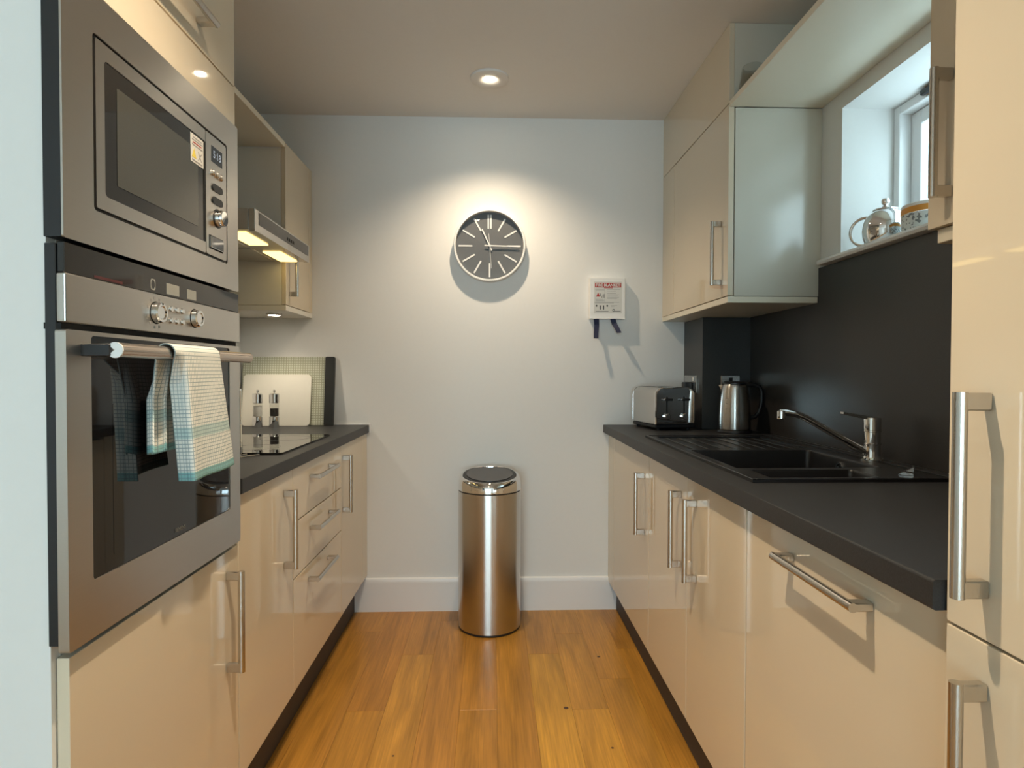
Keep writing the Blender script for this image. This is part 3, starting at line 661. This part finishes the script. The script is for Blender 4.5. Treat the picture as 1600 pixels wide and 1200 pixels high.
# ================================================================== END WALL
CX, CZ, CR = -.014, 1.776, .1735
t = thing('wall_clock', (CX, YB, CZ), 'round wall clock with grey face and white rim', 'clock')
D = .046
def cl(prof, n=72, caps=(False, False)): return MB().lathe(prof, (CX, YB-.001, CZ), n, 'y', caps)
part('rim', cl([(CR-.004, 0), (CR, .004), (CR, D-.004), (CR-.003, D), (CR-.010, D), (CR-.011, D-.003), (CR-.011, .018)]), 'white_plastic', t)
part('back_plate', cl([(CR-.006, .002), (CR-.006, .017)], caps=(True, True)), 'white_plastic', t)
part('face', cl([(CR-.0115, .0172), (CR-.0115, .019)], caps=(True, True)), 'clock_face_grey', t)
FY = YB-.001-.0192
def bar(a, r0, r1, w, off=0., y0=0., th=.002):
    a = R(a); u = Vector((math.sin(a), 0, math.cos(a))); p = Vector((math.cos(a), 0, -math.sin(a)))
    mb = MB(); ps = []
    for yy in (FY-y0, FY-y0-th):
        ps.append([mb.bm.verts.new(Vector((CX, yy, CZ)) + u*r + p*(off+s*w/2)) for r, s in ((r0, -1), (r0, 1), (r1, 1), (r1, -1))])
    return mb.skin(ps)
for h in range(12):
    if h == 0:
        for o_ in (-.0065, .0065): part('hour_marker', bar(0, .083,   .150, .0076, o_), 'white_plastic', t)
    else: part('hour_marker', bar(30*h, .083,   .150, .0076), 'white_plastic', t)
part('hour_hand', bar(-24.5, -.024, .087, .0062, 0, .006), 'white_plastic', t)
part('minute_hand', bar(91.5, -.025, .140, .0058, 0, .010), 'white_plastic', t)
part('second_hand', bar(175.5, -.058, .110, .0018, 0, .013, .001), 'white_plastic', t)
part('hand_hub', MB().lathe([(.0055, .004), (.0055, .016)], (CX, FY, CZ), 18, 'y'), 'white_plastic', t)
part('glass', cl([(CR-.0112, D-.006), (CR-.0112, D-.0045)], caps=(True, True)), 'clock_glass', t)

BXc, BZc = .5555, 1.525
BF = YB-.047
t = thing('fire_blanket_box', (BXc, YB, 1.425), 'white wall-hung fire blanket case with blue pull straps', 'fire blanket')
part('case', MB().box(BXc-.086, BXc+.086, BF, YB-.001, 1.426, 1.624, .004, 2), 'white_plastic', t)
part('front_ridge', rect_ring(0, 0, 0, 0, 0, 0, 0, 0, 0, 0) if 0 else MB().box(BXc-.086, BXc+.086, BF-.0015, BF+.001, 1.426, 1.4285, .0008), 'white_plastic', t)
lab = part('printed_label', MB().box(BXc-.0665, BXc+.0685, BF-.0006, BF+.0002, 1.452, 1.604), 'print_white', t, 'printed instruction label')
def pr(x0, x1, z0, z1, mt, nm='print_line', k=.0010): return part(nm, MB().box(BXc+x0, BXc+x1, BF-k, BF-.0004, z0, z1), mt, lab)
pr(-.062, .065, 1.5765, 1.5985, 'print_red', 'red_banner')
part('banner_lettering', text_mb('FIRE BLANKET', .0185, lambda u, v: (BXc+.0015+u, BF-.0014, 1.5872+v), .0006), 'print_white', lab)
pr(-.018, .024, 1.5725, 1.5755, 'print_red')
pr(-.060, -.014, 1.5665, 1.5680, 'print_grey'); pr(-.005, .060, 1.5665, 1.5680, 'print_grey')
# instruction picture
for a, b, c, d_ in ((-.058, -.014, 1.5625, 1.5632), (-.058, -.014, 1.5100, 1.5107), (-.058, -.0573, 1.510, 1.563), (-.0147, -.014, 1.510, 1.563)): pr(a, b, c, d_, 'print_grey')
part('pictogram', MB().prism([(BXc-.056, 1.532), (BXc-.037, 1.532), (BXc-.0465, 1.552)], 'y', BF-.001, BF-.0004), 'print_red', lab)
part('pictogram', MB().prism([(BXc-.040, 1.548), (BXc-.037, 1.549), (BXc-.027, 1.528), (BXc-.030, 1.527)], 'y', BF-.001, BF-.0004).box(BXc-.024, BXc-.0215, BF-.001, BF-.0004, 1.528, 1.543).box(BXc-.0185, BXc-.016, BF-.001, BF-.0004, 1.526, 1.545), 'print_dark', lab)
pr(-.058, -.020, 1.518, 1.5195, 'print_grey'); pr(-.056, -.018, 1.513, 1.5145, 'print_grey')
for k, (a, b, z) in enumerate(((-.002, .040, 1.558), (-.002, .040, 1.547), (-.002, .056, 1.541), (-.002, .050, 1.535), (-.002, .055, 1.528), (-.002, .046, 1.522), (-.064, .056, 1.5045), (-.062, .030, 1.5005))): pr(a, b, z, z+.0014, 'print_grey')
for x in (-.054, -.002): part('pictogram', MB().lathe([(.0045, .0004), (.0045, .001)], (BXc+x, BF, 1.488), 14, 'y'), 'print_dark', lab)
for x in (-.036, -.020):
    part('pictogram', MB().box(BXc+x-.0028, BXc+x+.0028, BF-.001, BF-.0004, 1.470, 1.490), 'print_dark', lab)
pr(.016, .046, 1.489, 1.4905, 'print_grey'); pr(.016, .034, 1.484, 1.4855, 'print_grey'); pr(-.058, .004, 1.461, 1.4628, 'print_dark')
part('maker_mark', MB().lathe([(.0065, .0004), (.0065, .001), (.0035, .001), (.0035, .0004)], (BXc+.029, BF, 1.4665), 18, 'y', (False, False)).box(BXc+.035, BXc+.063, BF-.001, BF-.0004, 1.461, 1.4635), 'print_dark', lab)
def strap(pts, w, name='pull_strap'):
    mb = MB(); A = []
    for i, (x, y, z, tw) in enumerate(pts):
        u = Vector((math.cos(tw), math.sin(tw), 0)); c = Vector((x, y, z)); n = Vector((0, -1, 0))
        A.append([mb.bm.verts.new(c+u*(w/2)), mb.bm.verts.new(c-u*(w/2)), mb.bm.verts.new(c-u*(w/2)+n*.0015), mb.bm.verts.new(c+u*(w/2)+n*.0015)])
    mb.skin(A); return part(name, mb, 'strap_blue', t, 'blue webbing strap', smooth=60)
y0 = YB-.030
strap([(BXc-.052, y0, 1.4275, 0), (BXc-.051, y0-.006, 1.395, .2), (BXc-.055, y0-.016, 1.36, .3), (BXc-.058, y0-.030, 1.330, .35)], .026)
strap([(BXc+.028, y0, 1.4275, 0), (BXc+.036, y0-.008, 1.400, -.4), (BXc+.048, y0-.020, 1.375, -.7), (BXc+.054, y0-.028, 1.358, -.8)], .026)

# ================================================================== BIN
bx, by, br = -.012, 2.808, .143
t = thing('pedal_bin', (bx, by, 0), 'tall cylindrical brushed steel bin against the end wall', 'bin')
part('foot_ring', MB().lathe([(br-.004, .0005), (br-.001, .003), (br-.001, .010), (br-.006, .010)], (bx, by, 0), 64, caps=(True, True)), 'black_plastic', t)
part('body', MB().lathe([(br-.001, .0105), (br, .012), (br, .627), (br-.002, .628)], (bx, by, 0), 96), 'steel_vertical', t)
part('seal_ring', MB().lathe([(br-.002, .6285), (br-.002, .632)], (bx, by, 0), 64), 'void_black', t)
def sheared(mb):
    for v in mb.bm.verts:
        k = max(0., min(1., (v.co.z-.640)/.045)); v.co.z += k*.155*(v.co.y-by)
    return mb
lidr = part('lid_collar', sheared(MB().lathe([(br, .6325), (br+.0005, .640), (br-.001, .668), (br-.004, .684), (br-.010, .695), (br-.017, .6985), (br-.021, .6965), (br-.022, .690)], (bx, by, 0), 96, caps=(True, True))), 'chrome', t)
def dshape(r, cut, n=60):
    pts = []
    for k in range(n):
        a = 2*math.pi*k/n; x, y = r*math.cos(a), r*math.sin(a); pts.append((bx+x, by+min(y, cut)))
    return pts
part('lid_gasket', sheared(MB().prism(dshape(.1215, .098), 'z', .6905, .6985)), 'black_plastic', lidr)
part('touch_lid', sheared(MB().prism(dshape(.1055, .092), 'z', .6990, .7015)), 'lid_grey', lidr, 'dark grey touch lid')
part('lid_button', sheared(MB().lathe([(.006, .7016), (.005, .7022)], (bx+.004, by-.050, 0), 16)), 'grey_plastic', lidr)

# ================================================================== RIGHT WORKTOP THINGS
a = R(10); TC = Vector((.789, 2.815, WT))
t = thing('toaster', TC, 'chrome four-slot toaster on the right worktop', 'toaster')
TM = Matrix.Translation(TC) @ Matrix.Rotation(a, 4, 'Z')
hw, hl, z0, z1 = .094, .132, .028, .190
def prof(w, zt, r=.036, n=7):
    p = [(-w, z0), (w, z0)]
    for k in range(n+1): q = R(90*k/n); p.append((w-r+r*math.cos(q), zt-r+r*math.sin(q)))
    for k in range(n+1): q = R(90+90*k/n); p.append((-w+r+r*math.cos(q), zt-r+r*math.sin(q)))
    return p
part('shell', MB().prism(prof(hw, z1), 'y', -hl+.012, hl-.012).xform(TM), 'steel_plain', t)
for s in (-1, 1):
    mb = MB(); rings = []
    for d_, k in ((0, 1.012), (.006, 1.010), (.011, .97), (.012, .90)):
        rings.append([mb.bm.verts.new((u*k, s*(hl-.012+d_), (v-.1)*(k if k < 1 else 1.008)+.1)) for u, v in prof(hw, z1)])
    mb.skin(rings); mb.xform(TM); e_ = part('end_cap', mb, 'chrome', t)
part('base', MB().box(-hw+.002, hw-.002, -hl+.006, hl-.006, .010, .0275, .004).xform(TM), 'black_plastic', t)
for sx in (-1, 1):
    for sy in (-1, 1): part('foot', MB().lathe([(.009, .0005), (.010, .0098)], (sx*.072, sy*.105, 0), 16).xform(TM), 'black_plastic', t)
for xk in (-.045, .045):
    for yk in (-.058, .058): part('slot', MB().box(xk-.014, xk+.014, yk-.050, yk+.050, z1-.001, z1+.0008).xform(TM), 'void_black', t)
for xk in (-.042, .040):
    part('lever_slot', MB().box(xk-.003, xk+.003, -hl-.0008, -hl+.002, .050, .150).xform(TM), 'void_black', t)
    part('lever', MB().box(xk-.020, xk+.020, -hl-.022, -hl-.0005, .132, .142, .003).xform(TM), 'black_plastic', t)
    part('browning_dial', MB().lathe([(.014, 0), (.014, .010), (.011, .013)], (xk, -hl-.0005, .062), 20, 'y').xform(TM), 'chrome', t)
# kettle
kx, ky = 1.036, 2.585
t = thing('kettle', (kx, ky, WT), 'brushed steel jug kettle with black handle', 'kettle'); z = WT+.0008
part('power_base', MB().lathe([(.072, 0), (.073, .004), (.070, .012), (.060, .014)], (kx, ky, z), 40), 'black_plastic', t)
part('jug', MB().lathe([(.064, .0145), (.0655, .018), (.0655, .06), (.0635, .11), (.059, .155), (.053, .190), (.049, .203), (.046, .206)], (kx, ky, z), 56), 'steel_vertical', t)
part('lid', MB().lathe([(.0455, .2065), (.045, .213), (.038, .218), (.012, .219)], (kx, ky, z), 40), 'black_plastic', t)
part('spout', MB().prism([(-.040, .155), (-.040, .203), (-.068, .203), (-.062, .190)], 'y', -.016, .016).xform(Matrix.Translation((kx, ky, z)) @ Matrix.Rotation(R(-55), 4, 'Z')), 'steel_vertical', t)
hp = [(.040, .200), (.060, .206), (.085, .205), (.106, .196), (.1155, .178), (.117, .150), (.114, .115), (.104, .085), (.088, .068), (.066, .062)]
part('handle', MB().tube([(kx+u, ky, z+v) for u, v in hp], [.010, .0105, .0095, .009, .009, .009, .009, .009, .010, .010], 12), 'black_plastic', t)
for k in range(5): part('level_mark', MB().box(-.004, .004, -.0662, -.064, .060+.022*k, .0612+.022*k).xform(Matrix.Translation((kx, ky, z)) @ Matrix.Rotation(R(-52), 4, 'Z')), 'print_grey', t)

# sockets on the boxing
t = thing('wall_socket', (.945, 2.88, 1.07), 'brushed steel socket with a black plug behind the toaster', 'socket')
part('plate', MB().box(.9445, .9385, 2.795, 2.967, 1.070, 1.153, .002), 'steel_plain', t)
part('switch', MB().box(.938, .934, 2.818, 2.834, 1.128, 1.146, .001), 'white_plastic', t)
t = thing('power_plug', (.925, 2.86, 1.07), 'black power plug pushed into the socket behind the toaster', 'plug')
part('plug_body', MB().box(.9375, .902, 2.845, 2.895, 1.072, 1.122, .005, 2), 'black_plastic', t)
part('cable', MB().tube([(.918, 2.868, 1.072), (.915, 2.870, 1.03), (.918, 2.880, .97), (.920, 2.89, .925), (.915, 2.92, .916), (.905, 2.95, .916)], .0036, 8), 'black_plastic', t)
t = thing('wall_socket', (1.071, 2.727, 1.07), 'brushed steel socket directly behind the kettle', 'socket')
part('plate', MB().box(1.028, 1.114, 2.7215, 2.7275, 1.068, 1.154, .002), 'steel_plain', t)
part('switch', MB().box(1.062, 1.080, 2.7175, 2.7213, 1.126, 1.144, .001), 'black_plastic', t)

# things on the sill
tx, ty, tz = 1.216, 1.868, 1.562; K = 1.17
def ks(p): return [(r*K, h*K) for r, h in p]
t = thing('teapot', (tx, ty, tz), 'polished steel teapot with loop handle on the window sill', 'teapot')
part('pot', MB().lathe(ks([(.036, 0), (.046, .004), (.053, .020), (.055, .038), (.053, .056), (.046, .074), (.037, .085), (.030, .090)]), (tx, ty, tz), 56), 'chrome', t)
part('lid', MB().lathe(ks([(.0305, .0905), (.030, .094), (.020, .099), (.006, .102)]), (tx, ty, tz), 40), 'chrome', t)
part('lid_knob', MB().lathe(ks([(.004, .102), (.005, .105), (.0095, .110), (.0105, .116), (.0085, .122), (.003, .1245)]), (tx, ty, tz), 24), 'chrome', t)
dv = Vector((-.62, .785, 0)); hc = Vector((tx, ty, tz+.052))+dv*.060
part('handle', MB().tube([hc+dv*(.041*math.cos(R(q)))+Vector((0, 0, .043*math.sin(R(q)))) for q in range(-100, 101, 10)], .005, 12), 'chrome', t)
dv = Vector((.55, -.83, 0)).normalized()
c0 = Vector((tx, ty, tz))
part('spout', MB().tube([c0+dv*.052+Vector((0, 0, .041)), c0+dv*.075+Vector((0, 0, .058)), c0+dv*.086+Vector((0, 0, .078)), c0+dv*.097+Vector((0, 0, .089))], [.014, .0105, .008, .0075], 14), 'chrome', t)
jx, jy = 1.232, 1.700
t = thing('patterned_bowl', (jx, jy, tz), 'grey patterned bowl with orange rim beside the teapot', 'bowl')
part('bowl_wall', MB().lathe([(.046, 0), (.062, .004), (.066, .018), (.067, .052)], (jx, jy, tz), 48), 'jar_pattern', t)
part('orange_band', MB().lathe([(.0675, .0525), (.068, .055), (.068, .068), (.0665, .070)], (jx, jy, tz), 48, caps=(False, False)), 'jar_band_orange', t, 'orange band')
part('rim', MB().lathe([(.0665, .0702), (.0665, .078), (.064, .080), (.062, .078), (.062, .0702)], (jx, jy, tz), 48, caps=(False, False)), 'white_plastic', t)

# ================================================================== DOWNLIGHTS
def downlight(x, y, label, energy, cone=127):
    t = thing('ceiling_downlight', (x, y, ZC-.012), label, 'light', 'recessed ceiling downlights')
    part('bezel', MB().lathe([(.082, .0115), (.080, .004), (.070, .0005), (.050, .0005), (.030, .0045), (.021, .008), (.021, .0115)], (x, y, ZC-.012), 48, caps=(False, False)), 'ceiling_paint', t)
    part('bulb', MB().lathe([(.019, .0115), (.019, .004), (.014, .002), (.005, .001)], (x, y, ZC-.012), 28), 'bulb_glow', t)
    l = bpy.data.lights.new('downlight_lamp', 'SPOT'); l.energy = energy; l.color = WARM; l.spot_size = R(cone); l.spot_blend = 1.0; l.shadow_soft_size = .022
    o = bpy.data.objects.new('downlight_lamp', l); COL.objects.link(o); o.parent = t; o.location = (0, 0, -.012)
downlight(-.013, 2.590, 'lit round ceiling downlight in front of the clock', SPOT*.42)
downlight(-.12, .930, 'lit round ceiling downlight above the oven and dishwasher', SPOT, 112)
